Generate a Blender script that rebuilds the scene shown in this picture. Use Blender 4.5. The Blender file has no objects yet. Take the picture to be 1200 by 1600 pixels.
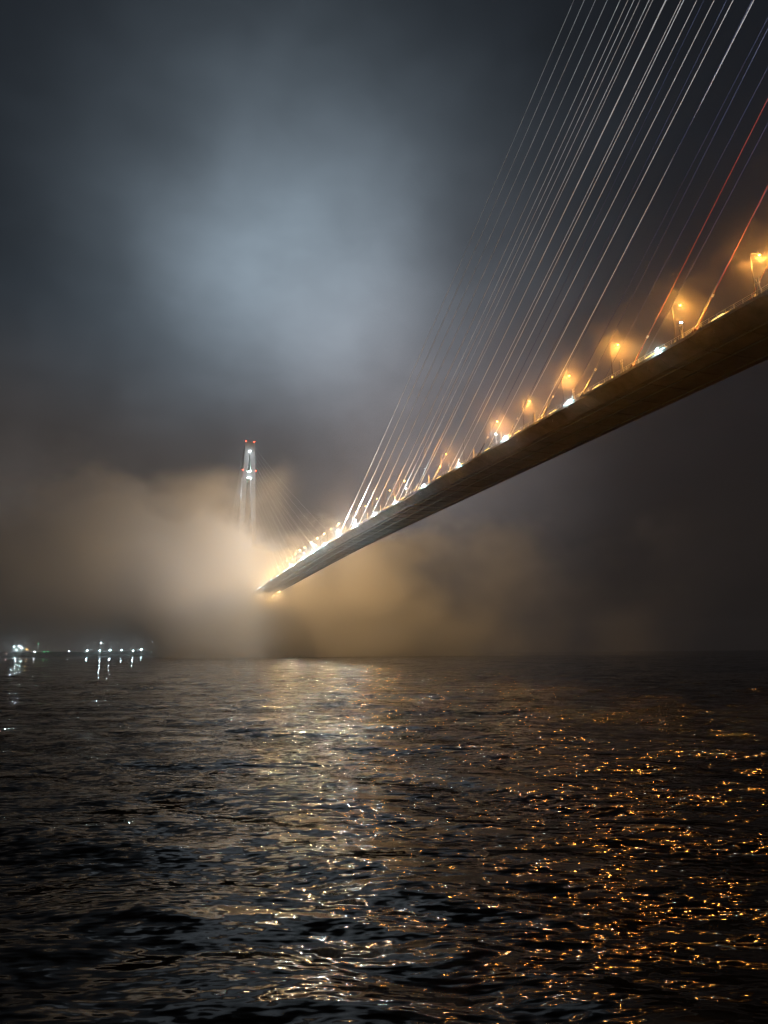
import bpy, math, random
import numpy as np
from mathutils import Vector, Matrix

R = math.radians
scene = bpy.context.scene
COL = scene.collection

# ------------------------------------------------------------------ camera
CAM_H = 4.0
F_PX, PITCH, ROLL = 1080.6, 11.50, -0.462            # focal length in pixels of a 1600 px tall frame
cam_data = bpy.data.cameras.new('camera')
cam = bpy.data.objects.new('camera', cam_data)
COL.objects.link(cam)
cam_data.sensor_fit = 'VERTICAL'
cam_data.sensor_height = 24.0
cam_data.lens = F_PX / 1600.0 * 24.0
cam_data.clip_start, cam_data.clip_end = 0.1, 30000.0
pit, rol = R(PITCH), R(ROLL)
Fv = Vector((0, math.cos(pit), math.sin(pit)))
Rv = Vector((1, 0, 0))
Uv = Rv.cross(Fv)
R2 = Rv * math.cos(rol) + Uv * math.sin(rol)
U2 = Uv * math.cos(rol) - Rv * math.sin(rol)
cam.matrix_world = Matrix(((R2.x, U2.x, -Fv.x, 0), (R2.y, U2.y, -Fv.y, 0), (R2.z, U2.z, -Fv.z, CAM_H), (0, 0, 0, 1)))
scene.camera = cam

# ------------------------------------------------------------------ world: night overcast, moon behind the cloud deck
MOON_DIR = Vector((-0.125, 0.845, 0.515)).normalized()
world = bpy.data.worlds.new('World')
scene.world = world
world.use_nodes = True
wt = world.node_tree
wt.nodes.clear()
def wn(t, **k):
    n = wt.nodes.new(t)
    for a, b in k.items():
        setattr(n, a, b)
    return n
def wl(a, b):
    wt.links.new(a, b)
def wmath(op, a, b=None, c=None, clamp=False):
    n = wn('ShaderNodeMath', operation=op, use_clamp=clamp)
    for i, v in enumerate((a, b, c)):
        if v is None:
            continue
        if isinstance(v, (int, float)):
            n.inputs[i].default_value = v
        else:
            wl(v, n.inputs[i])
    return n.outputs[0]
def wvec(op, a, b):
    n = wn('ShaderNodeVectorMath', operation=op)
    for i, v in enumerate((a, b)):
        if isinstance(v, (tuple, list, Vector)):
            n.inputs[i].default_value = tuple(v)
        else:
            wl(v, n.inputs[i])
    return n
out = wn('ShaderNodeOutputWorld')
tc = wn('ShaderNodeTexCoord')
dirv = tc.outputs['Generated']
def wnoise(scale, detail, rough, offs=(0, 0, 0), stretch=(1, 1, 1), dist=0.0):
    m = wn('ShaderNodeMapping')
    m.inputs['Location'].default_value = offs
    m.inputs['Scale'].default_value = stretch
    wl(dirv, m.inputs['Vector'])
    n = wn('ShaderNodeTexNoise')
    n.inputs['Scale'].default_value = scale
    n.inputs['Detail'].default_value = detail
    n.inputs['Roughness'].default_value = rough
    n.inputs['Distortion'].default_value = dist
    wl(m.outputs[0], n.inputs['Vector'])
    return n.outputs['Fac']
# warp the direction a little so the lit cloud is not a round disc
warp = wn('ShaderNodeTexNoise')
warp.inputs['Scale'].default_value = 3.2
warp.inputs['Detail'].default_value = 3.0
wl(dirv, warp.inputs['Vector'])
wofs = wvec('SUBTRACT', warp.outputs['Color'], (0.5, 0.5, 0.5))
wsc = wn('ShaderNodeVectorMath', operation='SCALE')
wl(wofs.outputs[0], wsc.inputs[0]); wsc.inputs['Scale'].default_value = 0.16
wdir = wvec('ADD', dirv, wsc.outputs[0])
wnrm = wn('ShaderNodeVectorMath', operation='NORMALIZE')
wl(wdir.outputs[0], wnrm.inputs[0])
def lobe(direction, width):
    """exp(-angle^2 / width^2) about a fixed direction of the sky"""
    d = wvec('DOT_PRODUCT', wnrm.outputs[0], Vector(direction).normalized()).outputs['Value']
    k = wmath('MULTIPLY', wmath('SUBTRACT', d, 1.0), 2.0 / (width * width))
    return wmath('EXPONENT', k)
sep = wn('ShaderNodeSeparateXYZ'); wl(dirv, sep.inputs[0])
def mixc(fac, a, b):
    n = wn('ShaderNodeMix', data_type='RGBA')
    for s, v in ((0, fac), (6, a), (7, b)):
        if isinstance(v, tuple):
            n.inputs[s].default_value = v + (1,) if len(v) == 3 else v
        elif isinstance(v, (int, float)):
            n.inputs[s].default_value = v
        else:
            wl(v, n.inputs[s])
    return n.outputs[2]
def addc(a, b):
    return wvec('ADD', a, b).outputs[0]
def scalec(col, f):
    n = wn('ShaderNodeVectorMath', operation='SCALE')
    if isinstance(col, tuple):
        n.inputs[0].default_value = col
    else:
        wl(col, n.inputs[0])
    if isinstance(f, (int, float)):
        n.inputs['Scale'].default_value = f
    else:
        wl(f, n.inputs['Scale'])
    return n.outputs[0]
elev = sep.outputs['Z']
low = wn('ShaderNodeMapRange', interpolation_type='SMOOTHSTEP')
wl(elev, low.inputs['Value'])
low.inputs['From Min'].default_value, low.inputs['From Max'].default_value = 0.14, 0.46
azi = wn('ShaderNodeMapRange', interpolation_type='SMOOTHSTEP')          # the lit town lies to the left, open sea to the right
wl(wmath('ADD', sep.outputs['X'], wmath('MULTIPLY', elev, -0.25)), azi.inputs['Value'])
azi.inputs['From Min'].default_value, azi.inputs['From Max'].default_value = -0.12, 0.30
band = mixc(azi.outputs[0], (0.078, 0.067, 0.061), (0.016, 0.013, 0.012))
base = mixc(low.outputs[0], band, (0.0085, 0.0105, 0.0140))
big = wnoise(2.6, 4.0, 0.5, (3.1, 0.7, 1.9), (1, 1, 1.5))
fine = wnoise(5.5, 5.0, 0.55, (0.3, 2.2, 5.1), (1, 1, 1.6), 0.3)
wisp = wnoise(13.0, 6.0, 0.6, (7.7, 1.2, 0.4), (1, 1, 1.7), 0.5)
cl = wmath('ADD', wmath('ADD', wmath('MULTIPLY', big, 1.05), wmath('MULTIPLY', fine, 0.62)), wmath('MULTIPLY', wmath('SUBTRACT', wisp, 0.37), 0.32))
clm = wn('ShaderNodeMapRange')
wl(cl, clm.inputs['Value'])
clm.inputs['From Min'].default_value, clm.inputs['From Max'].default_value = 0.55, 1.25
clm.inputs['To Min'].default_value, clm.inputs['To Max'].default_value = 0.7, 1.25
cloud = clm.outputs[0]
moon_core = scalec((0.158, 0.202, 0.240), lobe(MOON_DIR, 0.17))
moon_mid = scalec((0.062, 0.079, 0.096), lobe(MOON_DIR + Vector((0.02, 0, -0.03)), 0.27))
town = scalec((0.140, 0.130, 0.137), lobe(Vector((0.035, 0.93, 0.34)), 0.19))
lowc = wn('ShaderNodeMapRange', interpolation_type='SMOOTHSTEP')
wl(wmath('ADD', elev, wmath('MULTIPLY', wmath('SUBTRACT', big, 0.5), 0.25)), lowc.inputs['Value'])
lowc.inputs['From Min'].default_value, lowc.inputs['From Max'].default_value = 0.20, 0.44
lit = addc(scalec(addc(moon_core, moon_mid), lowc.outputs[0]), addc(town, base))
lit = scalec(lit, cloud)
sky = wn('ShaderNodeTexSky', sky_type='NISHITA')
sky.sun_disc = False
sky.sun_elevation = R(31.9)
sky.sun_rotation = math.atan2(MOON_DIR.x, MOON_DIR.y)
total = addc(lit, scalec(sky.outputs[0], 0.00006))
bg = wn('ShaderNodeBackground')
wl(total, bg.inputs['Color'])
bg.inputs['Strength'].default_value = 1.0
wl(bg.outputs[0], out.inputs['Surface'])

# the veiled moon itself: one very weak, very soft sun
moon = bpy.data.lights.new('moon', 'SUN')
moon.energy, moon.angle, moon.color = 0.04, R(20), (0.8, 0.9, 1.0)
mo = bpy.data.objects.new('moon', moon)
COL.objects.link(mo)
mo.rotation_euler = (-MOON_DIR).to_track_quat('-Z', 'Y').to_euler()

# ------------------------------------------------------------------ exposure and sampling
vs = scene.view_settings
vs.view_transform, vs.look, vs.exposure, vs.gamma = 'Standard', 'None', 0.0, 1.0
vs.use_curve_mapping = False
cy = scene.cycles
cy.use_denoising = True
try:
    cy.denoiser = 'OPENIMAGEDENOISE'
    cy.denoising_input_passes = 'RGB_ALBEDO_NORMAL'
except Exception:
    pass
cy.max_bounces = 10
cy.diffuse_bounces, cy.glossy_bounces, cy.transmission_bounces, cy.volume_bounces = 1, 1, 0, 5
cy.transparent_max_bounces = 8
cy.caustics_reflective = cy.caustics_refractive = False
cy.sample_clamp_indirect = 2.0
cy.sample_clamp_direct = 0.0
cy.volume_step_rate = 4.0
cy.use_adaptive_sampling = True
cy.adaptive_threshold = 0.08
cy.adaptive_min_samples = 56
cy.volume_max_steps = 256
cy.use_light_tree = True

# ------------------------------------------------------------------ helpers
def tag(o, label=None, cat=None, group=None, kind=None):
    for k, v in (('label', label), ('category', cat), ('group', group), ('kind', kind)):
        if v:
            o[k] = v
    return o
def link(name, data, parent=None, loc=(0, 0, 0), rot=(0, 0, 0)):
    o = bpy.data.objects.new(name, data)
    COL.objects.link(o)
    o.parent = parent
    o.location = loc
    o.rotation_euler = rot
    return o
def empty(name, loc=(0, 0, 0), rz=0.0, parent=None):
    return link(name, None, parent, loc, (0, 0, rz))
class MB:
    """collects shapes into one mesh"""
    def __init__(s):
        s.v, s.f = [], []
    def hexa(s, pts):
        b = len(s.v)
        s.v += [tuple(p) for p in pts]
        s.f += [tuple(b + i for i in q) for q in ((3, 2, 1, 0), (4, 5, 6, 7), (0, 1, 5, 4), (1, 2, 6, 5), (2, 3, 7, 6), (3, 0, 4, 7))]
        return s
    def box(s, x0, x1, y0, y1, z0, z1):
        return s.hexa([(x0, y0, z0), (x1, y0, z0), (x1, y1, z0), (x0, y1, z0), (x0, y0, z1), (x1, y0, z1), (x1, y1, z1), (x0, y1, z1)])
    def tube(s, pts, rad, n=6, caps=True):
        pts = [Vector(p) for p in pts]
        if not isinstance(rad, (list, tuple)):
            rad = [rad] * len(pts)
        rings = []
        for i, p in enumerate(pts):
            t = (pts[min(i + 1, len(pts) - 1)] - pts[max(i - 1, 0)]).normalized()
            u = t.cross(Vector((0, 0, 1)) if abs(t.z) < 0.95 else Vector((1, 0, 0))).normalized()
            w = t.cross(u)
            b = len(s.v)
            for k in range(n):
                a = 2 * math.pi * k / n
                s.v.append(tuple(p + (u * math.cos(a) + w * math.sin(a)) * rad[i]))
            rings.append(b)
        for i in range(len(pts) - 1):
            for k in range(n):
                s.f.append((rings[i] + k, rings[i] + (k + 1) % n, rings[i + 1] + (k + 1) % n, rings[i + 1] + k))
        if caps:
            s.f.append(tuple(rings[0] + k for k in range(n))[::-1])
            s.f.append(tuple(rings[-1] + k for k in range(n)))
        return s
    def extrude(s, prof, path):
        """prof: (x, z) ring; path: list of (y, dz)"""
        n = len(prof)
        b = len(s.v)
        for y, dz in path:
            s.v += [(x, y, z + dz) for x, z in prof]
        for i in range(len(path) - 1):
            for k in range(n):
                a = b + i * n
                s.f.append((a + k, a + (k + 1) % n, a + n + (k + 1) % n, a + n + k))
        s.f.append(tuple(b + k for k in range(n))[::-1])
        s.f.append(tuple(b + (len(path) - 1) * n + k for k in range(n)))
        return s
    def mesh(s, name, mat, smooth=False):
        m = bpy.data.meshes.new(name)
        m.from_pydata(s.v, [], s.f)
        m.materials.append(mat)
        if smooth:
            m.shade_smooth()
        m.update()
        return m
    def build(s, name, mat, parent=None, loc=(0, 0, 0), rot=(0, 0, 0), smooth=False):
        return link(name, s.mesh(name, mat, smooth), parent, loc, rot)

# ------------------------------------------------------------------ materials
def mat_plain(name, col, rough=0.6, metal=0.0, var=0.18, scale=0.6, bump=0.0):
    m = bpy.data.materials.new(name)
    m.use_nodes = True
    nt = m.node_tree
    p = nt.nodes['Principled BSDF']
    p.inputs['Roughness'].default_value = rough
    p.inputs['Metallic'].default_value = metal
    tcn = nt.nodes.new('ShaderNodeTexCoord')
    n = nt.nodes.new('ShaderNodeTexNoise')
    n.inputs['Scale'].default_value = scale
    n.inputs['Detail'].default_value = 5
    n.inputs['Roughness'].default_value = 0.62
    nt.links.new(tcn.outputs['Object'], n.inputs['Vector'])
    r = nt.nodes.new('ShaderNodeMapRange')
    nt.links.new(n.outputs['Fac'], r.inputs['Value'])
    r.inputs['From Min'].default_value, r.inputs['From Max'].default_value = 0.3, 0.7
    r.inputs['To Min'].default_value, r.inputs['To Max'].default_value = 1 - var, 1 + var
    v = nt.nodes.new('ShaderNodeVectorMath'); v.operation = 'SCALE'
    v.inputs[0].default_value = col
    nt.links.new(r.outputs[0], v.inputs['Scale'])
    nt.links.new(v.outputs[0], p.inputs['Base Color'])
    if bump:
        b = nt.nodes.new('ShaderNodeBump')
        b.inputs['Distance'].default_value = bump
        nt.links.new(n.outputs['Fac'], b.inputs['Height'])
        nt.links.new(b.outputs[0], p.inputs['Normal'])
    return m
def mat_emit(name, col, strength):
    m = bpy.data.materials.new(name)
    m.use_nodes = True
    p = m.node_tree.nodes['Principled BSDF']
    p.inputs['Base Color'].default_value = (col[0] * 0.1, col[1] * 0.1, col[2] * 0.1, 1)
    p.inputs['Emission Color'].default_value = col + (1,)
    p.inputs['Emission Strength'].default_value = strength
    return m
SODIUM = (1.0, 0.60, 0.24)
SODIUM_NEAR = (1.0, 0.40, 0.07)
COOL = (0.62, 0.92, 1.0)
M = {
    'steel': mat_plain('girder_paint', (0.20, 0.178, 0.162), 0.55, 0.0, 0.32, 0.22),
    'galv': mat_plain('galvanised_steel', (0.42, 0.42, 0.40), 0.45, 0.6, 0.15, 1.5),
    'conc': mat_plain('pylon_concrete', (0.50, 0.50, 0.49), 0.8, 0.0, 0.12, 0.12, 0.05),
    'pole': mat_plain('dark_lamp_post_paint', (0.009, 0.0085, 0.008), 0.7, 0, 0.15, 1.5),
    'asph': mat_plain('asphalt', (0.05, 0.05, 0.052), 0.85, 0.0, 0.25, 0.8),
    'white': mat_plain('white_cable_sheath', (0.62, 0.62, 0.62), 0.4, 0, 0.06, 0.3),
    'blue': mat_plain('blue_cable_sheath', (0.018, 0.025, 0.07), 0.4, 0, 0.08, 0.3),
    'red': mat_plain('red_cable_sheath', (0.16, 0.016, 0.012), 0.4, 0, 0.08, 0.3),
    'quay': mat_plain('quay_concrete', (0.22, 0.21, 0.20), 0.85, 0, 0.2, 0.15),
    'land': mat_plain('shore_ground', (0.05, 0.05, 0.045), 0.95, 0, 0.3, 0.05),
    'sodium': mat_emit('sodium_lens', (1.0, 0.58, 0.13), 12.0),
    'cool': mat_emit('white_led_lens', (0.70, 0.94, 1.0), 90.0),
    'cool_bar': mat_emit('linear_led_lens', (0.55, 0.92, 1.0), 3.0),
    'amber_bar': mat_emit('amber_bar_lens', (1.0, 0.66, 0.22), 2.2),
    'dark_lens': mat_plain('unlit_lens', (0.4, 0.4, 0.38), 0.2, 0, 0.05, 2.0),
    'redlens': mat_emit('red_beacon_lens', (1.0, 0.05, 0.02), 60.0),
    'greenlens': mat_emit('green_lens', (0.1, 1.0, 0.35), 5.0),
    'pinklens': mat_emit('pink_lens', (1.0, 0.62, 0.55), 8.0),
    'bluewhite': mat_emit('blue_white_lens', (0.65, 0.8, 1.0), 40.0),
}
def light(name, kind, parent, loc, watts, col, size=0.3, aim=None, cone=60, blend=0.5):
    d = bpy.data.lights.new(name, kind)
    d.energy, d.color = watts, col
    d.shadow_soft_size = size
    if kind == 'SPOT':
        d.spot_size, d.spot_blend = R(cone), blend
    o = link(name, d, parent, loc)
    if aim is not None:
        o.rotation_euler = (Vector(aim) - Vector(loc)).to_track_quat('-Z', 'Y').to_euler()
    return o

# ------------------------------------------------------------------ sea
def make_water():
    rng = np.random.default_rng(5)
    rs = [1.2]
    while rs[-1] < 8000:
        r = rs[-1]
        rs.append(r + min(max(0.11, 0.0115 * r), 2.6 if r < 500 else 0.06 * r))
    rs = np.array(rs)
    a_f = np.linspace(-0.95, 0.95, 420)
    a_c = np.linspace(0.95, 2 * math.pi - 0.95, 42)[1:-1]
    ang = np.concatenate([a_f, a_c])
    A, Rr = np.meshgrid(ang, rs)
    X, Y = Rr * np.sin(A), Rr * np.cos(A)
    Z = np.zeros_like(X)
    cell = np.maximum(np.gradient(rs)[:, None] * np.ones_like(X), Rr * (1.9 / 420))
    cell = np.where(np.abs((A + math.pi) % (2 * math.pi) - math.pi) > 0.96, 1e3, cell)
    main = R(252)                                            # direction the waves run to: towards the viewer, a little left
    for i in range(70):
        lam = 1.3 * (26 / 1.3) ** rng.random()
        th = main + rng.normal(0, 0.42)
        k = 2 * math.pi / lam
        amp = 0.0042 * lam / math.sqrt(2.2) * (0.5 if lam > 9 else 1.0) * (0.55 if lam > 16 else 1.0)
        ph = rng.random() * 2 * math.pi
        fade = np.clip(lam / (3.2 * cell) - 0.6, 0, 1)
        arg = k * (X * math.cos(th) + Y * math.sin(th)) + ph
        Z += amp * fade * (np.sin(arg) + 0.22 * np.cos(2 * arg))
    verts = np.stack([X, Y, Z], -1).reshape(-1, 3)
    nr, na = X.shape
    idx = np.arange(nr * na).reshape(nr, na)
    j2 = np.roll(idx, -1, axis=1)
    quads = np.stack([idx[:-1], idx[1:], j2[1:], j2[:-1]], -1).reshape(-1, 4)
    me = bpy.data.meshes.new('water')
    me.vertices.add(len(verts)); me.vertices.foreach_set('co', verts.ravel())
    me.loops.add(quads.size); me.loops.foreach_set('vertex_index', quads[:, ::-1].ravel())
    me.polygons.add(len(quads)); me.polygons.foreach_set('loop_start', np.arange(0, quads.size, 4))
    me.update(calc_edges=True)
    me.validate()
    me.shade_smooth()
    o = link('water', me)
    tag(o, 'dark choppy sea water with glittering lamp reflections', kind='structure')
    m = bpy.data.materials.new('sea_water')
    m.use_nodes = True
    nt = m.node_tree
    p = nt.nodes['Principled BSDF']
    p.inputs['Base Color'].default_value = (0.0035, 0.0042, 0.0050, 1)
    p.inputs['Roughness'].default_value = 0.068
    p.inputs['IOR'].default_value = 1.333
    p.inputs['Specular IOR Level'].default_value = 0.14
    g = nt.nodes.new('ShaderNodeNewGeometry')
    acc = None
    def vm(op, a, b):
        n = nt.nodes.new('ShaderNodeVectorMath'); n.operation = op
        for i, v in enumerate((a, b)):
            if isinstance(v, tuple):
                n.inputs[i].default_value = v
            elif v is not None:
                nt.links.new(v, n.inputs[i])
        return n
    # small capillary and wind waves: slopes from noise fields stretched along the crests
    patch = nt.nodes.new('ShaderNodeTexNoise')
    patch.inputs['Scale'].default_value = 0.07
    patch.inputs['Detail'].default_value = 3
    nt.links.new(g.outputs['Position'], patch.inputs['Vector'])
    pr = nt.nodes.new('ShaderNodeMapRange')
    nt.links.new(patch.outputs['Fac'], pr.inputs['Value'])
    pr.inputs['From Min'].default_value, pr.inputs['From Max'].default_value = 0.34, 0.66
    pr.inputs['To Min'].default_value, pr.inputs['To Max'].default_value = 0.55, 1.25
    for scale, amp, st in ((0.45, 0.26, 0.30), (1.5, 0.60, 0.30), (4.2, 0.90, 0.32), (11.0, 0.80, 0.36)):
        mp = nt.nodes.new('ShaderNodeMapping')
        mp.inputs['Rotation'].default_value = (0, 0, R(-18 + 7 * scale % 20))
        mp.inputs['Scale'].default_value = (st, 1.0, 1.0)
        nt.links.new(g.outputs['Position'], mp.inputs['Vector'])
        n = nt.nodes.new('ShaderNodeTexNoise')
        n.inputs['Scale'].default_value = scale
        n.inputs['Detail'].default_value = 0.6
        n.inputs['Distortion'].default_value = 0.15
        nt.links.new(mp.outputs[0], n.inputs['Vector'])
        s = vm('SUBTRACT', n.outputs['Color'], (0.5, 0.5, 0.5))
        s2 = vm('MULTIPLY', s.outputs[0], (amp * 0.5, amp, 0.0))
        acc = s2.outputs[0] if acc is None else vm('ADD', acc, s2.outputs[0]).outputs[0]
    sc = nt.nodes.new('ShaderNodeVectorMath'); sc.operation = 'SCALE'
    nt.links.new(acc, sc.inputs[0]); nt.links.new(pr.outputs[0], sc.inputs['Scale'])
    a2 = vm('ADD', g.outputs['Normal'], sc.outputs[0])
    nn = vm('NORMALIZE', a2.outputs[0], None)
    nt.links.new(nn.outputs[0], p.inputs['Normal'])
    me.materials.append(m)
    return o
make_water()

# ------------------------------------------------------------------ bridge: local frame x = across (0 = near edge), y = along, z = up
THETA = R(19.418)
D_NEAR = 129.4
W = 30.0
S_NEAR, S_FAR = -20.0, 1023.0
BR_LOC = (D_NEAR * math.cos(THETA), D_NEAR * math.sin(THETA), 0)
BRM = Matrix.Translation(BR_LOC) @ Matrix.Rotation(THETA, 4, 'Z')
def bw(x, s, z):
    return BRM @ Vector((x, s, z))
def deck_z(s):
    z = 84.78 - 0.986e-5 * (s - 471.3) ** 2
    t = s - 500.0
    return z - 0.018 * 0.5 * (t + math.sqrt(t * t + 60 ** 2)) + 0.018 * 3.2
bridge = empty('cable_stayed_bridge', BR_LOC, THETA)
tag(bridge, 'long cable stayed bridge with a thin steel deck running into the fog', 'bridge')
SEG = 24.0
S0, S1 = -92.0, 1396.0
prof = [(0.0, 0.0), (0.35, 0.0), (0.35, -0.35), (W - 0.35, -0.35), (W - 0.35, 0.0), (W, 0.0), (W + 0.25, -0.9), (W - 4.6, -3.55), (4.6, -3.55), (-0.25, -0.9)][::-1]
s = S0
while s < S1 - 1:
    ys = [s + 0.02 + (SEG - 0.04) * k / 3 for k in range(4)]
    MB().extrude(prof, [(y, deck_z(y)) for y in ys]).build('deck_segment', M['steel'], bridge)
    s += SEG
road = MB()
ys = np.arange(S0, S1 + 1, 12.0)
b = 0
for y in ys:
    z = deck_z(y) - 0.346
    road.v += [(3.0, y, z), (W - 3.0, y, z)]
for i in range(len(ys) - 1):
    road.f.append((2 * i, 2 * i + 1, 2 * i + 3, 2 * i + 2))
road.build('road_surface', M['asph'], bridge)

# railings on both edges
for x in (0.16, W - 0.16):
    for h, rr in ((1.25, 0.05), (0.8, 0.03), (0.4, 0.03)):
        MB().tube([(x, y, deck_z(y) + h) for y in np.arange(S0, S1 + 1, 12.0)], rr, 4).build('handrail', M['galv'], bridge)
post_me = MB().box(-0.05, 0.05, -0.06, 0.06, 0.0, 1.3).box(-0.05, 0.05, -0.18, 0.18, 0.0, 0.02).mesh('railing_post', M['galv'])
rest = MB()
k = 0
y = 40.0
while y < S1:
    if k < 150:
        link('railing_post', post_me, bridge, (0.16, y, deck_z(y)))
    else:
        z = deck_z(y)
        rest.box(0.11, 0.21, y - 0.06, y + 0.06, z + 0.002, z + 1.3)
    k += 1
    y += 2.6
tag(rest.build('railing_posts', M['galv'], bridge), kind='stuff')

# girder details: joint flanges, inspection rails and drain pipes
flange_me = MB().extrude([(5.0, -3.56), (5.0, -3.70), (W - 5.0, -3.70), (W - 5.0, -3.56)], [(-0.14, 0), (0.14, 0)]).mesh('joint_flange', M['steel'])
web_me = MB().hexa([(-0.26, -0.12, -0.95), (4.55, -0.12, -3.575), (4.55, 0.12, -3.575), (-0.26, 0.12, -0.95), (-0.2, -0.12, -0.8), (4.6, -0.12, -3.42), (4.6, 0.12, -3.42), (-0.2, 0.12, -0.8)]).mesh('web_flange', M['steel'])
pipe_me = MB().tube([(1.2, 0, -1.4), (1.2, 0, -2.5)], 0.11, 6).mesh('drain_pipe', M['galv'])
s = S0 + 6.0
k = 0
while s < 620:
    link('joint_flange', flange_me, bridge, (0, s, deck_z(s)))
    link('web_flange', web_me, bridge, (0, s, deck_z(s)))
    if k % 2:
        link('drain_pipe', pipe_me, bridge, (0, s + 5, deck_z(s + 5)))
    s += 12.0
    k += 1
for x in (6.6, 13.5, 22.5):
    MB().extrude([(x - 0.1, -3.555), (x - 0.1, -3.95), (x + 0.1, -3.95), (x + 0.1, -3.555)], [(y, deck_z(y)) for y in np.arange(S0, S1 + 1, 24.0)]).build('inspection_rail', M['galv'], bridge)

# pylons
def pylon(sc, ztop, z_merge):
    root = empty('pylon', (W / 2, sc, 0), 0, bridge)
    lv = [(0, 26.0, 17.5, 8.5), (60, 20.0, 13.2, 7.5), (130, 15.0, 9.4, 6.2), (197, 11.8, 5.2, 5.4), (262, 9.4, 3.2, 4.8), (z_merge, 7.8, 0.25, 4.4), (ztop, 7.0, 0.22, 4.2)]
    for sgn in (-1, 1):
        mb = MB()
        for (z0, o0, i0, d0), (z1, o1, i1, d1) in zip(lv, lv[1:]):
            ra = [(sgn * i0, -d0, z0), (sgn * o0, -d0, z0), (sgn * o0, d0, z0), (sgn * i0, d0, z0)]
            rb = [(sgn * i1, -d1, z1), (sgn * o1, -d1, z1), (sgn * o1, d1, z1), (sgn * i1, d1, z1)]
            if sgn < 0:
                ra, rb = ra[::-1], rb[::-1]
            b = len(mb.v)
            mb.v += ra + rb
            mb.f += [tuple(b + q for q in f) for f in ((0, 1, 5, 4), (1, 2, 6, 5), (2, 3, 7, 6), (3, 0, 4, 7))]
        n = len(mb.v)
        mb.f.append((n - 4, n - 3, n - 2, n - 1))
        mb.build('leg', M['conc'], root)
    MB().box(-3.9, 3.9, -4.0, 4.0, 264, 273).build('crossbeam', M['conc'], root)
    MB().box(-9.6, 9.6, -5.2, 5.2, 130, 137).build('crossbeam', M['conc'], root)
    MB().box(-13.5, 13.5, -6.0, 6.0, 70, 76).build('crossbeam', M['conc'], root)
    MB().box(-6.4, 6.4, -3.6, 3.6, ztop, ztop + 1.6).build('roof_cap', M['conc'], root)
    return root
py_far = pylon(S_FAR, 318.5, 304)
py_near = pylon(S_NEAR, 345.0, 325)

# stay cables: 21 per plane and side, colours in blocks
CABLE_S = [467.5 - 24.2 * n for n in range(20)]
def cable_colour(n):
    return 'white' if n < 9 else ('blue' if n < 13 else 'red')
damper_me = (MB().tube([(0, -0.55, 0), (0, -0.22, 3.2)], 0.13, 5).tube([(0, 0.55, 0), (0, 0.22, 3.2)], 0.13, 5)
             .tube([(0, -0.22, 3.2), (0, -0.42, 4.3)], 0.09, 5).tube([(0, 0.22, 3.2), (0, 0.42, 4.3)], 0.09, 5)
             .box(-0.16, 0.16, -0.5, 0.5, 3.1, 3.3).box(-0.3, 0.3, -0.8, 0.8, 0, 0.12).mesh('damper_post', M['galv']))
anchor_me = {c: MB().box(-0.5, 0.5, -0.9, 0.9, 0, 0.7).box(-0.36, 0.36, -0.55, 0.55, 0.7, 1.25).mesh('anchor_block', M[c if c != 'white' else 'galv']) for c in ('white', 'blue', 'red')}
def stay(n, s, sc, zt, plane, col, parts=True):
    x0 = 1.1 if plane == 0 else W - 1.1
    xt = W / 2 + (-7.6 if plane == 0 else 7.6)
    sgn = -1 if s > sc else 1
    a = Vector((x0, s, deck_z(s) + 0.9))
    t = Vector((xt, sc - sgn * 4.0, zt))
    L = (t - a).length
    sag = 0.000022 * L * L
    pts = []
    for k in range(11):
        u = k / 10
        q = a.lerp(t, u)
        q.z -= 4 * sag * u * (1 - u)
        pts.append(q)
    c = MB().tube(pts, 0.105 if sc == S_NEAR else (0.15 if s > sc else 0.06), 6).build('stay_cable', M[col], bridge, smooth=True)
    if parts:
        d = (pts[1] - pts[0]).normalized()
        MB().tube([a - d * 0.4, a + d * 5.2], [0.24, 0.20], 8).tube([a + d * 5.2, a + d * 5.8], 0.26, 8).build('guide_pipe', M[col], c)
        q = a + d * 9.0
        MB().tube([q - d * 0.35, q + d * 0.35], 0.30, 8).build('damper_collar', M['galv'], c)
        if plane == 0:
            link('damper_post', damper_me, c, (x0 - 0.6, s - 4.0 * (1 if sgn > 0 else -1), deck_z(s)))
        link('anchor_block', anchor_me[col], c, (x0, s, deck_z(s) + 0.002))
    return c
for n, s in enumerate(CABLE_S):
    zt = 188 + 0.305 * (s - S_NEAR)
    for plane in (0, 1):
        stay(n, s, S_NEAR, zt, plane, cable_colour(n), s > 60)
FAR_S = [2 * 501.5 - q for q in CABLE_S]
for n, s in enumerate(FAR_S):
    zt = 184 + (316 - 184 - 4) * (1 - n / 20)
    for plane in (0, 1):
        stay(n, s, S_FAR, zt, plane, cable_colour(n), plane == 0 and n < 10)
        sb = S_FAR + (S_FAR - s) * 0.70
        stay(n, sb, S_FAR, zt, plane, cable_colour(n), False)

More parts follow.
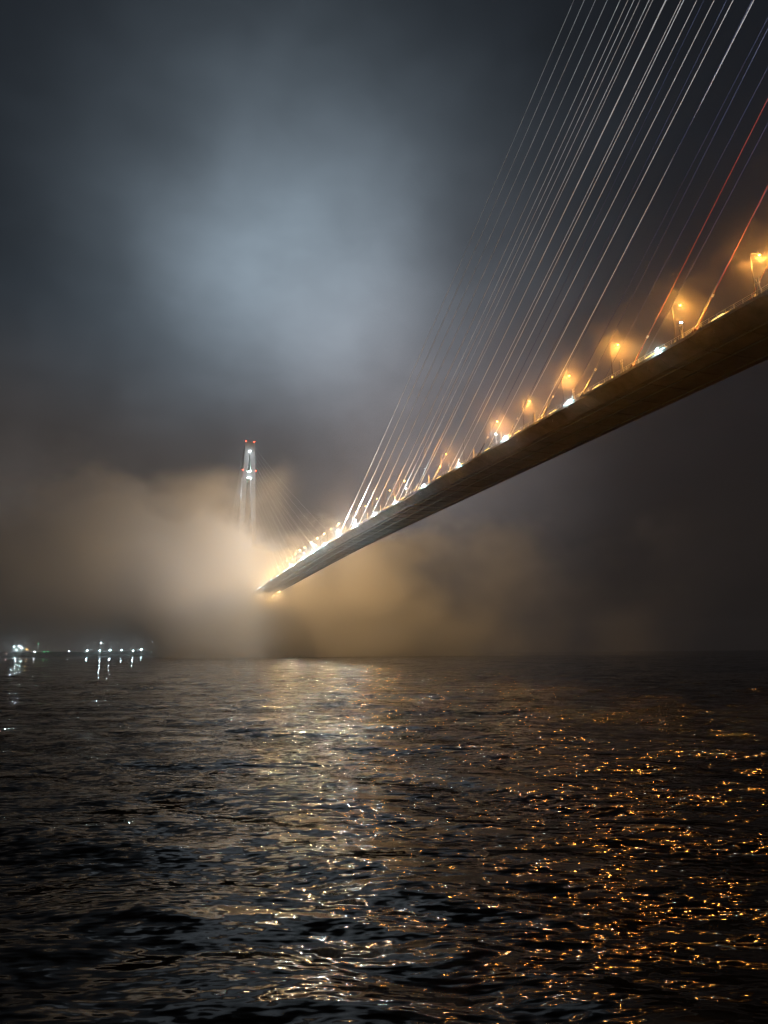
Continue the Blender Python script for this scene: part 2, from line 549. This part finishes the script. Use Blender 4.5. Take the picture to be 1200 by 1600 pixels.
# ------------------------------------------------------------------ beacons and floodlights on the far pylon (parts of it)
beacon_me = MB().tube([(0, 0, 0), (0, 0, 0.7)], 0.46, 8).mesh('beacon', M['redlens'])
for x, z in ((-6.2, 320.1), (6.2, 320.1)):
    link('beacon', beacon_me, py_far, (x, -3.0, z))
    light('beacon_light', 'POINT', py_far, (x, -4.2, z + 0.6), 250, (1, 0.06, 0.03), 0.5)
for x, z in ((-9.6, 275.0), (9.6, 275.0)):
    bo = link('beacon', beacon_me, py_far, (x, -4.4, z))
    light('beacon_light', 'POINT', py_far, (x, -5.6, z + 0.6), 200, (1, 0.07, 0.03), 0.5)
for zz in (205, 232, 262, 292):
    for x in (-6.0, 6.0):
        MB().tube([(x, -4.4, zz), (x, -15.5, zz + 1.5)], 0.18, 5).box(x - 0.5, x + 0.5, -16.2, -15.4, zz + 1.0, zz + 1.5).build('floodlight_bracket', M['galv'], py_far)
    light('wash_light', 'POINT', py_far, (0, -17.0, zz + 1.2), 4300, (0.78, 0.89, 1.0), 0.4)
light('wash_light', 'POINT', py_far, (-16, 14, 240), 22000, (0.80, 0.90, 1.0), 0.4)  # added bare light without a fixture, brightens the side-span cables
fl_me = MB().box(-0.7, 0.7, -0.4, 0.4, 0, 0.7).mesh('flood_lamp', M['cool'])
link('flood_lamp', fl_me, py_far, (0, -4.6, 304.5))
light('flood_light', 'POINT', py_far, (0, -5.4, 304.6), 1200, (0.9, 0.97, 1.0), 0.6)
for x in (-1.6, 1.6):
    link('flood_lamp', fl_me, py_far, (x, -3.0, 273.0))
light('flood_light', 'POINT', py_far, (1.3, -3.2, 275.2), 4500, (0.35, 1.0, 0.62), 0.5)
light('flood_light', 'POINT', py_far, (-1.3, -3.2, 277.0), 2500, (0.7, 1.0, 0.9), 0.5)
for x in (-2.0, 0, 2.0):
    link('flood_lamp', fl_me, py_far, (x, -4.4, 262.6))
light('flood_light', 'POINT', py_far, (0.5, -2.8, 260.8), 4000, (0.85, 0.97, 1.0), 0.5)

# ------------------------------------------------------------------ street lamps on the near edge
ORD = ['first', 'second', 'third', 'fourth', 'fifth', 'sixth', 'seventh', 'eighth', 'ninth', 'tenth', 'eleventh', 'twelfth', 'thirteenth',
       'fourteenth', 'fifteenth', 'sixteenth', 'seventeenth', 'eighteenth', 'nineteenth', 'twentieth', 'twenty-first', 'twenty-second', 'twenty-third',
       'twenty-fourth', 'twenty-fifth', 'twenty-sixth', 'twenty-seventh', 'twenty-eighth', 'twenty-ninth', 'thirtieth']
base_me = MB().tube([(0, 0, 0), (0, 0, 1.1)], [0.24, 0.17], 8).box(-0.3, 0.3, -0.3, 0.3, 0, 0.06).mesh('base', M['galv'])
pole_me = MB().tube([(0, 0, 1.1), (0, 0, 10.6)], [0.10, 0.06], 8).mesh('pole', M['pole'], True)
arm_me = MB().tube([(0, 0, 10.6), (0.08, 0, 11.2), (0.45, 0, 11.55), (1.2, 0, 11.7), (2.5, 0, 11.78)], [0.055, 0.05, 0.045, 0.04, 0.04], 6).mesh('arm', M['pole'], True)
head_me = MB().hexa([(2.4, -0.14, 11.68), (3.25, -0.18, 11.72), (3.25, 0.18, 11.72), (2.4, 0.14, 11.68), (2.45, -0.08, 11.86), (3.15, -0.1, 11.9), (3.15, 0.1, 11.9), (2.45, 0.08, 11.86)]).mesh('lamp_head', M['pole'])
lens_on = MB().tube([(2.85, 0, 11.70), (2.85, 0, 11.58), (2.85, 0, 11.40), (2.85, 0, 11.28)], [0.28, 0.33, 0.25, 0.08], 10).mesh('lens', M['sodium'], True)
lens_off = lens_on.copy(); lens_off.materials[0] = M['dark_lens']
LAMP_FOG = 8500.0
lamp_s = [8, 33.5, 59, 84.4, 109.8, 135.4, 161.6, 187.3, 213.0, 237.8, 263.4, 288, 315, 343, 367, 390, 413, 434, 455, 476, 498, 519, 540, 561, 585, 604, 625, 646, 667, 689, 713, 735, 758, 779, 800,
          822, 844, 866, 888, 911, 934, 957, 980, 1003, 1050, 1075, 1100, 1125, 1150]
UNLIT = {263.4, 315}
vis = 0
for s, side in [(q, 0) for q in lamp_s] + [(q, 1) for q in lamp_s if q > 330]:
    w = bw(0.75 if side == 0 else W - 0.75, s, deck_z(s))
    o = empty('street_lamp', w, THETA + math.pi * side)
    for nm, me in (('base', base_me), ('pole', pole_me), ('arm', arm_me), ('lamp_head', head_me)):
        link(nm, me, o)
    on = s not in UNLIT or side == 1
    link('lens', lens_on if on else lens_off, o)
    if on:
        kw = 0.85 + 0.3 * random.Random(int(s)).random()
        if s < 450 and side == 0:
            light('lamp_light', 'SPOT', o, (2.85, 0, 10.75), (34000 if s < 300 else 28000) * kw, SODIUM_NEAR, 0.55, (2.85, 0, 0), 170, 0.5)
            light('lamp_spill', 'POINT', o, (2.85, 0, 10.75), (19000 if s < 300 else 10000) * kw, SODIUM_NEAR, 0.55)
        elif s < 830:
            light('lamp_light', 'POINT', o, (2.85, 0, 10.75), ((36000 if side else 19000) if s < 700 else LAMP_FOG) * kw, SODIUM, 0.25)
        elif lamp_s.index(s) % 2:
            light('lamp_light', 'POINT', o, (2.85, 0, 10.75), 2 * LAMP_FOG * kw, SODIUM, 0.25)
    if side == 1:
        tag(o, 'street lamp on the far edge of the deck, screened by the girder', 'street lamp', 'street lamps along the far deck edge')
        continue
    if s < 100:
        lab = 'amber street lamp on the bridge deck just beyond the right edge'
    elif not on:
        lab = 'unlit street lamp in the gap before the %s glowing one on the deck' % ('seventh' if s < 300 else 'eighth')
    else:
        lab = None
        vis += 1
        if s < 820:
            lab = '%s glowing amber street lamp on the deck edge counted from the right' % ORD[vis - 1]
        else:
            lab = 'street lamp on the far deck hidden inside the fog bank'
    tag(o, lab, 'street lamp', 'street lamps along the near deck edge')

# ------------------------------------------------------------------ cool white floodlights on the deck edge
EL = 3.2
house_me = MB().box(-0.28, 0.28, -EL - 0.05, EL + 0.05, 0.25, 0.75).mesh('housing', M['galv'])
elens_me = MB().hexa([(-0.36, -EL, 0.32), (-0.285, -EL, 0.32), (-0.285, EL, 0.32), (-0.36, EL, 0.32), (-0.36, -EL + 0.8, 0.72), (-0.285, -EL + 0.8, 0.72), (-0.285, EL - 0.8, 0.72), (-0.36, EL - 0.8, 0.72)]).mesh('lens', M['cool_bar'])
brk_me = MB()
for q in (-2.4, 0.0, 2.4):
    brk_me.box(-0.2, 0.2, q - 0.08, q + 0.08, -0.02, 0.245)
brk_me = brk_me.mesh('bracket', M['galv'])
edge_s = [60, 101, 142, 184, 227, 268, 309, 350, 386, 426, 464, 505, 545, 582, 622, 658, 693, 729, 768, 803, 843, 883, 923, 963]
c = 0
for s in edge_s:
    o = empty('edge_floodlight', bw(0.75, s, deck_z(s) + 0.02), THETA)
    for nm, me in (('housing', house_me), ('lens', elens_me), ('bracket', brk_me)):
        link(nm, me, o)
    light('flood_light', 'POINT', o, (-0.75, 0, 0.75), (3500 if s > 640 else 20000) if s > 370 else (6000 if s > 280 else 2500), COOL, 0.2)
    c += 1
    if s < 105:
        lab = 'cool white floodlight on the deck edge just beyond the right edge'
    elif c <= 20:
        lab = '%s cool white floodlight low on the deck edge counted from the right' % ORD[c - 3]
    else:
        lab = 'cool white deck edge floodlight swallowed by the fog bank'
    tag(o, lab, 'floodlight', 'cool white floodlights along the deck edge')

# fill lamps added under the girder to brighten the dark fog there
uh_me = MB().box(-0.5, 0.5, -0.3, 0.3, -0.35, 0.0).tube([(0, 0, 0), (0, 0, 0.5)], 0.06, 6).mesh('housing', M['galv'])
ul_me = MB().box(-0.42, 0.42, -0.24, 0.24, -0.42, -0.352).mesh('lens', M['sodium'])
for q, ux in ((835, 6.0), (870, 6.0), (915, 6.0), (815, 25.0), (850, 25.0), (890, 25.0)):
    o = empty('under_deck_fill', bw(ux, q, deck_z(q) - 4.1), THETA)
    link('housing', uh_me, o)
    link('lens', ul_me, o)
    light('lamp_light', 'POINT', o, (0, 0, -1.2), 32000, SODIUM, 0.3)
    tag(o, 'added amber fill lamp under the girder inside the fog bank', 'lamp', 'added fill lamps under the foggy far deck')

# amber linear lamps beside the cable anchors
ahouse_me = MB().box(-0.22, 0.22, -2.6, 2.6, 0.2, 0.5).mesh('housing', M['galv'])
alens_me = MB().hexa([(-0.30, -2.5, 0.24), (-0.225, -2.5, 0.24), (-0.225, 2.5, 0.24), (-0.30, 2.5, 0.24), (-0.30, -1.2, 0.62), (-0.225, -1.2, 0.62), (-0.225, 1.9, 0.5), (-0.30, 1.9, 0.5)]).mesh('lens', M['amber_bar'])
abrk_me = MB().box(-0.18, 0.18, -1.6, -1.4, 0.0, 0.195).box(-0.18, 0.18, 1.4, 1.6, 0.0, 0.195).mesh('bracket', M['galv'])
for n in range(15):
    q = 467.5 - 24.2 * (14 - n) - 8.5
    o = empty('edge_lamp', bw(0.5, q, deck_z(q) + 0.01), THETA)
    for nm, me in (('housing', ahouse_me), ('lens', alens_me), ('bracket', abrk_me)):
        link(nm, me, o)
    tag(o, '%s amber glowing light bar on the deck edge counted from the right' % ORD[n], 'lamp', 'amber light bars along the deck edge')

# ------------------------------------------------------------------ fork-headed floodlight masts that light the cables, plus added ones
mast_me = MB().tube([(0, 0, 0), (0, 0, 2.6)], [0.13, 0.10], 8).box(-0.25, 0.25, -0.25, 0.25, 0, 0.05).mesh('mast', M['galv'])
fork_me = MB().tube([(0, 0, 2.6), (0, -0.45, 3.1), (0, -0.5, 4.1)], 0.07, 5).tube([(0, 0, 2.6), (0, 0.45, 3.1), (0, 0.5, 4.1)], 0.07, 5).tube([(0, -0.5, 4.1), (0, 0.5, 4.1)], 0.06, 5).mesh('fork', M['galv'])
mhead_me = MB().tube([(0, 0, 4.1), (0, 0, 4.75)], [0.28, 0.45], 10).mesh('lamp_head', M['galv'])
mlens_me = MB().tube([(0, 0, 4.75), (0, 0, 5.0), (0, 0, 5.12)], [0.44, 0.34, 0.12], 10).mesh('lens', M['bluewhite'])
names = {133: 'unmistakable small white capped floodlight mast beside the second street lamp', 234.5: 'bluish white floodlight mast under the sixth street lamp from the right',
         334: 'bluish white floodlight mast under the eighth glowing street lamp', 426.5: 'bright bluish white floodlight mast where the second cable cluster meets the deck',
         468: 'bright bluish white floodlight mast at the foot of the leftmost long cable',
         536: 'added white floodlight mast lighting the fog, first left of midspan',
         577: 'added white floodlight mast lighting the fog, second left of midspan'}
names[20] = 'added forked floodlight mast near the first pylon, just beyond the right edge'
names[133] = 'white capped forked floodlight mast beside the second street lamp'
for s, lab in names.items():
    o = empty('forked_floodlight', bw(0.9, s, deck_z(s)), THETA)
    for nm, me in (('mast', mast_me), ('fork', fork_me), ('lamp_head', mhead_me), ('lens', mlens_me)):
        link(nm, me, o)
    tag(o, lab, 'floodlight', 'forked floodlight masts on the deck edge')
    if s > 500:
        light('mast_beam', 'SPOT', o, (0, 0, 5.6), 420000 if s < 560 else 480000, (0.88, 0.93, 1.0), 0.5, Vector((-70, 420, 95) if s < 560 else (-260, 330, 50)), 60 if s < 560 else 75, 0.9)  # added beams turned left of the pylon to brighten the fog bank
        continue
    if s > 200:
        light('flood_light', 'POINT', o, (-0.2, -0.2, 5.4), 9000 if s > 400 else 5000, (0.72, 0.86, 1.0), 0.3)
    if s == 20:
        light('mast_beam', 'SPOT', o, (0, 0, 5.6), 950000, (0.86, 0.94, 1.0), 0.5, Vector((10, 175, 105)), 72, 0.9)  # mast added out of view to light the near cable fan
    if s > 400:
        light('mast_beam', 'SPOT', o, (0, 0, 5.6), 1300000, (0.86, 0.94, 1.0), 0.5, Vector((7, (S_NEAR - s) * 0.9, 300 - deck_z(s))), 44, 0.9)

# ------------------------------------------------------------------ port on the far shore at the left
PD = 1400.0
def px_world(x, y, dist):
    v = Fv + R2 * ((x - 600) / F_PX) - U2 * ((y - 800) / F_PX)
    v = v * (dist / v.y)
    return Vector((v.x, v.y, v.z + CAM_H))
q0, q1 = px_world(-160, 1020, PD), px_world(243, 1020, PD)
tag(MB().box(q0.x - 400, q1.x, PD + 6, PD + 260, -2, 3.2).build('quay', M['quay']), 'low concrete quay on the far shore at the left', kind='structure')
fence = MB().box(q0.x - 400, q1.x, PD + 5.4, PD + 5.9, 0.4, 3.5).build('quay_kerb', M['quay'])
tag(fence, 'pale quay edge along the waterline', kind='structure')
land = MB()
rl = random.Random(3)
xs = np.linspace(q0.x - 900, q1.x - 20, 60)
hs = [7 + 5 * rl.random() for _ in xs]
hs[-1] = 3.3
for (xa, ha), (xb, hb) in zip(zip(xs, hs), list(zip(xs, hs))[1:]):
    b = len(land.v)
    land.v += [(xa, PD + 270, 0), (xb, PD + 270, 0), (xb, PD + 340, hb), (xa, PD + 340, ha), (xb, PD + 700, hb * 1.3), (xa, PD + 700, ha * 1.3)]
    land.f += [(b, b + 1, b + 2, b + 3), (b + 3, b + 2, b + 4, b + 5)]
tag(land.build('far_shore', M['land']), 'dark low far shore behind the port', kind='structure')
def port_mast(x, y, col, watts, lens, label, heads=1, warm=False):
    p = px_world(x, y, PD + 40)
    o = empty('port_floodlight', (p.x, p.y, 3.2))
    h = max(p.z - 3.2, 1.5)
    MB().tube([(0, 0, 0), (0, 0, h)], [0.35, 0.2], 6).build('mast', M['galv'], o)
    MB().box(-0.9, 0.9, -0.25, 0.25, h, h + 0.25).build('crossarm', M['galv'], o)
    for k in range(heads):
        MB().box(-0.78, 0.78, -0.5, 0.3, h + 0.25, h + 1.4).build('lamp_head', M['galv'], o, ((k - (heads - 1) / 2) * 1.6, 0, 0.002))
        MB().box(-0.72, 0.72, -0.6, -0.502, h + 0.28, h + 1.35).build('lens', M[lens], o, ((k - (heads - 1) / 2) * 1.6, 0, 0.002))
    light('port_light', 'POINT', o, (0, -1.6, h + 0.5), watts * 0.17, col, 0.8)
    tag(o, label, 'floodlight', 'lights of the port on the far shore')
CW = (0.66, 0.93, 1.0)
for a in [
    (22, 1011, CW, 60000, 'cool', 'leftmost white light of the tight cluster at far left port', 1),
    (26, 1016, CW, 70000, 'cool', 'lowest white light of the tight cluster at far left port', 1),
    (30, 1010, CW, 45000, 'cool', 'topmost white light of the tight cluster at far left port', 1),
    (34, 1013, CW, 45000, 'cool', 'rightmost white light of the tight cluster at far left port', 1),
    (10, 1022, (1.0, 0.6, 0.55), 4000, 'pinklens', 'small pinkish light at the waterline left of the port cluster', 1),
    (42, 1015, (1.0, 0.5, 0.15), 16000, 'sodium', 'orange port lamp right of the white cluster', 2),
    (54, 1019, (0.95, 0.98, 1.0), 14000, 'cool', 'single small white port light right of the orange lamp', 1),
    (60, 1006, (0.6, 1.0, 0.9), 4000, 'greenlens', 'tiny pale green light high above the left port', 1),
    (69, 1019, (0.2, 1.0, 0.35), 1500, 'greenlens', 'left one of two small green port lights', 1),
    (75, 1019, (0.2, 1.0, 0.35), 1500, 'greenlens', 'right one of two small green port lights', 1),
    (108, 1018, (0.9, 0.95, 1.0), 2500, 'cool', 'faint white port light in the dark gap', 1),
    (136, 1017, CW, 100000, 'cool', 'twin white port floodlight at the left of the bright row', 2),
    (156, 1017, CW, 60000, 'cool', 'second bright white port floodlight, below the tall single lamp', 1),
    (158, 1005, (0.95, 0.97, 1.0), 16000, 'cool', 'tall single white lamp above the bright port row', 1),
    (172, 1016.5, CW, 130000, 'cool', 'big bright white port floodlight in the middle of the row', 2),
    (190, 1016.5, CW, 22000, 'cool', 'smaller white port floodlight right of the big middle one', 1),
    (208, 1017, CW, 80000, 'cool', 'bright white port floodlight left of the twin at the quay end', 1),
    (221, 1015.5, CW, 120000, 'cool', 'bright twin white port floodlight near the quay end', 2),
    (238, 1003.5, (0.6, 0.75, 1.0), 70000, 'bluewhite', 'tall bluish white mast light at the right end of the quay', 1),
]:
    port_mast(*a)

# ------------------------------------------------------------------ the air: even haze round everything, and the fog bank
hz = MB().box(-9000, 9000, -9000, 9000, -3.0, 352.0)
hm = bpy.data.materials.new('haze')
hm.use_nodes = True
nt = hm.node_tree
nt.nodes.clear()
ho = nt.nodes.new('ShaderNodeOutputMaterial')
hv = nt.nodes.new('ShaderNodeVolumePrincipled')
hv.inputs['Color'].default_value = (0.92, 0.93, 0.95, 1)
hv.inputs['Density'].default_value = 0.00010
hv.inputs['Anisotropy'].default_value = 0.965
nt.links.new(hv.outputs[0], ho.inputs['Volume'])
tag(hz.build('haze', hm), 'thin pale night haze filling the air', 'haze', kind='stuff')

def make_fog():
    me = bpy.data.meshes.new('fog_bank')
    o = link('fog_bank', me)
    tag(o, 'low billowing fog bank swallowing the far end of the bridge', 'fog', kind='stuff')
    mt = bpy.data.materials.new('fog')
    mt.use_nodes = True
    n2 = mt.node_tree
    n2.nodes.clear()
    oo = n2.nodes.new('ShaderNodeOutputMaterial')
    pv = n2.nodes.new('ShaderNodeVolumePrincipled')
    pv.inputs['Color'].default_value = (0.995, 0.995, 0.995, 1)
    pv.inputs['Density'].default_value = 1.0
    pv.inputs['Anisotropy'].default_value = 0.0
    n2.links.new(pv.outputs[0], oo.inputs['Volume'])
    ng = bpy.data.node_groups.new('fog_bank', 'GeometryNodeTree')
    ng.interface.new_socket('Geometry', in_out='OUTPUT', socket_type='NodeSocketGeometry')
    N = ng.nodes.new
    L = ng.links.new
    def mth(op, a, b=None, clamp=False):
        n = N('ShaderNodeMath'); n.operation = op; n.use_clamp = clamp
        for i, v in enumerate((a, b)):
            if v is None:
                continue
            if isinstance(v, (int, float)):
                n.inputs[i].default_value = v
            else:
                L(v, n.inputs[i])
        return n.outputs[0]
    def ramp(v, a, b, c=0.0, d=1.0):
        n = N('ShaderNodeMapRange'); n.interpolation_type = 'SMOOTHSTEP'
        L(v, n.inputs['Value'])
        for nm, q in (('From Min', a), ('From Max', b), ('To Min', c), ('To Max', d)):
            if isinstance(q, (int, float)):
                n.inputs[nm].default_value = q
            else:
                L(q, n.inputs[nm])
        return n.outputs[0]
    pos = N('GeometryNodeInputPosition')
    sp = N('ShaderNodeSeparateXYZ'); L(pos.outputs[0], sp.inputs[0])
    x, y, z = sp.outputs
    def noise(scale, detail, stretch, offs, rough=0.55):
        vm1 = N('ShaderNodeVectorMath'); vm1.operation = 'MULTIPLY_ADD'
        L(pos.outputs[0], vm1.inputs[0]); vm1.inputs[1].default_value = stretch; vm1.inputs[2].default_value = offs
        n = N('ShaderNodeTexNoise')
        n.inputs['Scale'].default_value = scale
        n.inputs['Detail'].default_value = detail
        n.inputs['Roughness'].default_value = rough
        L(vm1.outputs[0], n.inputs['Vector'])
        return n.outputs[0]
    ct, st = math.cos(THETA), math.sin(THETA)
    lat = mth('SUBTRACT', mth('ADD', mth('MULTIPLY', x, ct), mth('MULTIPLY', y, st)), D_NEAR + W / 2)
    alo = mth('SUBTRACT', mth('MULTIPLY', y, ct), mth('MULTIPLY', x, st))
    n1 = mth('SUBTRACT', noise(0.0078, 6.0, (1, 1, 1.3), (31, 77, 5), 0.64), 0.5)
    nb = mth('SUBTRACT', noise(0.0022, 2.0, (1, 1, 1), (400, 10, 60)), 0.5)
    # top of the bank, higher at the left
    topz = mth('ADD', mth('ADD', ramp(lat, -420, 240, 146, 132), mth('MULTIPLY', n1, 175)), mth('MULTIPLY', nb, 50))
    hgt = ramp(mth('SUBTRACT', topz, z), -2, 20)
    # lifted off the water at the left, where the port shows below it
    basez = mth('ADD', ramp(lat, -155, -60, 32, -70), mth('MULTIPLY', n1, 40))
    bot = ramp(mth('SUBTRACT', z, basez), -20, 105, 0.05, 1.0)
    off = mth('MINIMUM', mth('MAXIMUM', mth('SUBTRACT', mth('ABSOLUTE', lat), 22), 0.0), 330)
    front = mth('ADD', mth('ADD', mth('MULTIPLY', n1, 330), alo), mth('MULTIPLY', off, ramp(lat, -40, 40, 0.5, 1.0)))
    fr = ramp(front, 740, 840)
    right = ramp(mth('ADD', lat, mth('MULTIPLY', mth('ADD', nb, n1), 300)), 340, 110)
    body = ramp(n1, -0.13, 0.13, 0.03, 1.8)
    axis = ramp(mth('ABSOLUTE', mth('ADD', lat, 25)), 60, 220, 1.15, 0.9)
    den = mth('MULTIPLY', mth('MULTIPLY', mth('MULTIPLY', hgt, bot), mth('MULTIPLY', fr, right)), mth('MULTIPLY', body, axis))
    den = mth('MULTIPLY', den, 0.020)
    # thin veil drifting in front of the far half of the deck, on the viewer's side only
    veil = mth('MULTIPLY', mth('MULTIPLY', ramp(mth('ADD', alo, mth('MULTIPLY', n1, 300)), 450, 730, 0, 0.018), ramp(lat, -24, -58)), mth('MULTIPLY', hgt, bot))
    veil = mth('MULTIPLY', veil, ramp(n1, -0.15, 0.12, 0.25, 1.3))
    den = mth('MAXIMUM', den, veil)
    den = mth('SUBTRACT', den, 0.0001)
    den = mth('MAXIMUM', den, 0.0)
    vc = N('GeometryNodeVolumeCube')
    vc.inputs['Min'].default_value = (-1250, 470, -2.0)
    vc.inputs['Max'].default_value = (520, 1330, 290)
    vc.inputs['Resolution X'].default_value = 300
    vc.inputs['Resolution Y'].default_value = 130
    vc.inputs['Resolution Z'].default_value = 50
    vc.inputs['Background'].default_value = 0.0
    L(den, vc.inputs['Density'])
    sm = N('GeometryNodeSetMaterial')
    sm.inputs['Material'].default_value = mt
    L(vc.outputs[0], sm.inputs[0])
    go = N('NodeGroupOutput')
    L(sm.outputs[0], go.inputs[0])
    md = o.modifiers.new('fog', 'NODES')
    md.node_group = ng
    me.materials.append(mt)
make_fog()

def make_mist():
    # damp air hugging the lamp row of the near deck, in the bridge's own frame
    me = bpy.data.meshes.new('deck_mist')
    o = link('deck_mist', me, None, BR_LOC, (0, 0, THETA))
    tag(o, 'thin glowing mist hugging the lamps of the near deck', 'mist', kind='stuff')
    mt = bpy.data.materials.new('mist')
    mt.use_nodes = True
    n2 = mt.node_tree
    n2.nodes.clear()
    oo = n2.nodes.new('ShaderNodeOutputMaterial')
    pv = n2.nodes.new('ShaderNodeVolumePrincipled')
    pv.inputs['Color'].default_value = (0.98, 0.98, 0.98, 1)
    pv.inputs['Density'].default_value = 1.0
    pv.inputs['Anisotropy'].default_value = 0.75
    n2.links.new(pv.outputs[0], oo.inputs['Volume'])
    ng = bpy.data.node_groups.new('deck_mist', 'GeometryNodeTree')
    ng.interface.new_socket('Geometry', in_out='OUTPUT', socket_type='NodeSocketGeometry')
    N, L = ng.nodes.new, ng.links.new
    def mth(op, a, b=None):
        n = N('ShaderNodeMath'); n.operation = op
        for i, v in enumerate((a, b)):
            if v is None:
                continue
            if isinstance(v, (int, float)):
                n.inputs[i].default_value = v
            else:
                L(v, n.inputs[i])
        return n.outputs[0]
    pos = N('GeometryNodeInputPosition')
    sp = N('ShaderNodeSeparateXYZ'); L(pos.outputs[0], sp.inputs[0])
    x, y, z = sp.outputs
    nz = N('ShaderNodeTexNoise')
    nz.inputs['Scale'].default_value = 0.045
    nz.inputs['Detail'].default_value = 3
    L(pos.outputs[0], nz.inputs['Vector'])
    dx = mth('DIVIDE', mth('SUBTRACT', x, 3.0), 11.0)
    dz = mth('DIVIDE', mth('SUBTRACT', z, 93.0), 9.0)
    g = mth('EXPONENT', mth('MULTIPLY', mth('ADD', mth('MULTIPLY', dx, dx), mth('MULTIPLY', dz, dz)), -1.0))
    ends = N('ShaderNodeMapRange'); ends.interpolation_type = 'SMOOTHSTEP'
    L(y, ends.inputs['Value'])
    ends.inputs['From Min'].default_value, ends.inputs['From Max'].default_value = 330, 230
    den = mth('MULTIPLY', mth('MULTIPLY', g, mth('ADD', mth('MULTIPLY', nz.outputs[0], 1.2), 0.2)), mth('MULTIPLY', ends.outputs[0], 0.0020))
    den = mth('MAXIMUM', mth('SUBTRACT', den, 0.0001), 0.0)
    vc = N('GeometryNodeVolumeCube')
    vc.inputs['Min'].default_value = (-20, 20, 74)
    vc.inputs['Max'].default_value = (26, 470, 116)
    vc.inputs['Resolution X'].default_value = 24
    vc.inputs['Resolution Y'].default_value = 150
    vc.inputs['Resolution Z'].default_value = 22
    L(den, vc.inputs['Density'])
    sm = N('GeometryNodeSetMaterial')
    sm.inputs['Material'].default_value = mt
    L(vc.outputs[0], sm.inputs[0])
    go = N('NodeGroupOutput')
    L(sm.outputs[0], go.inputs[0])
    md = o.modifiers.new('mist', 'NODES')
    md.node_group = ng
    me.materials.append(mt)
make_mist()
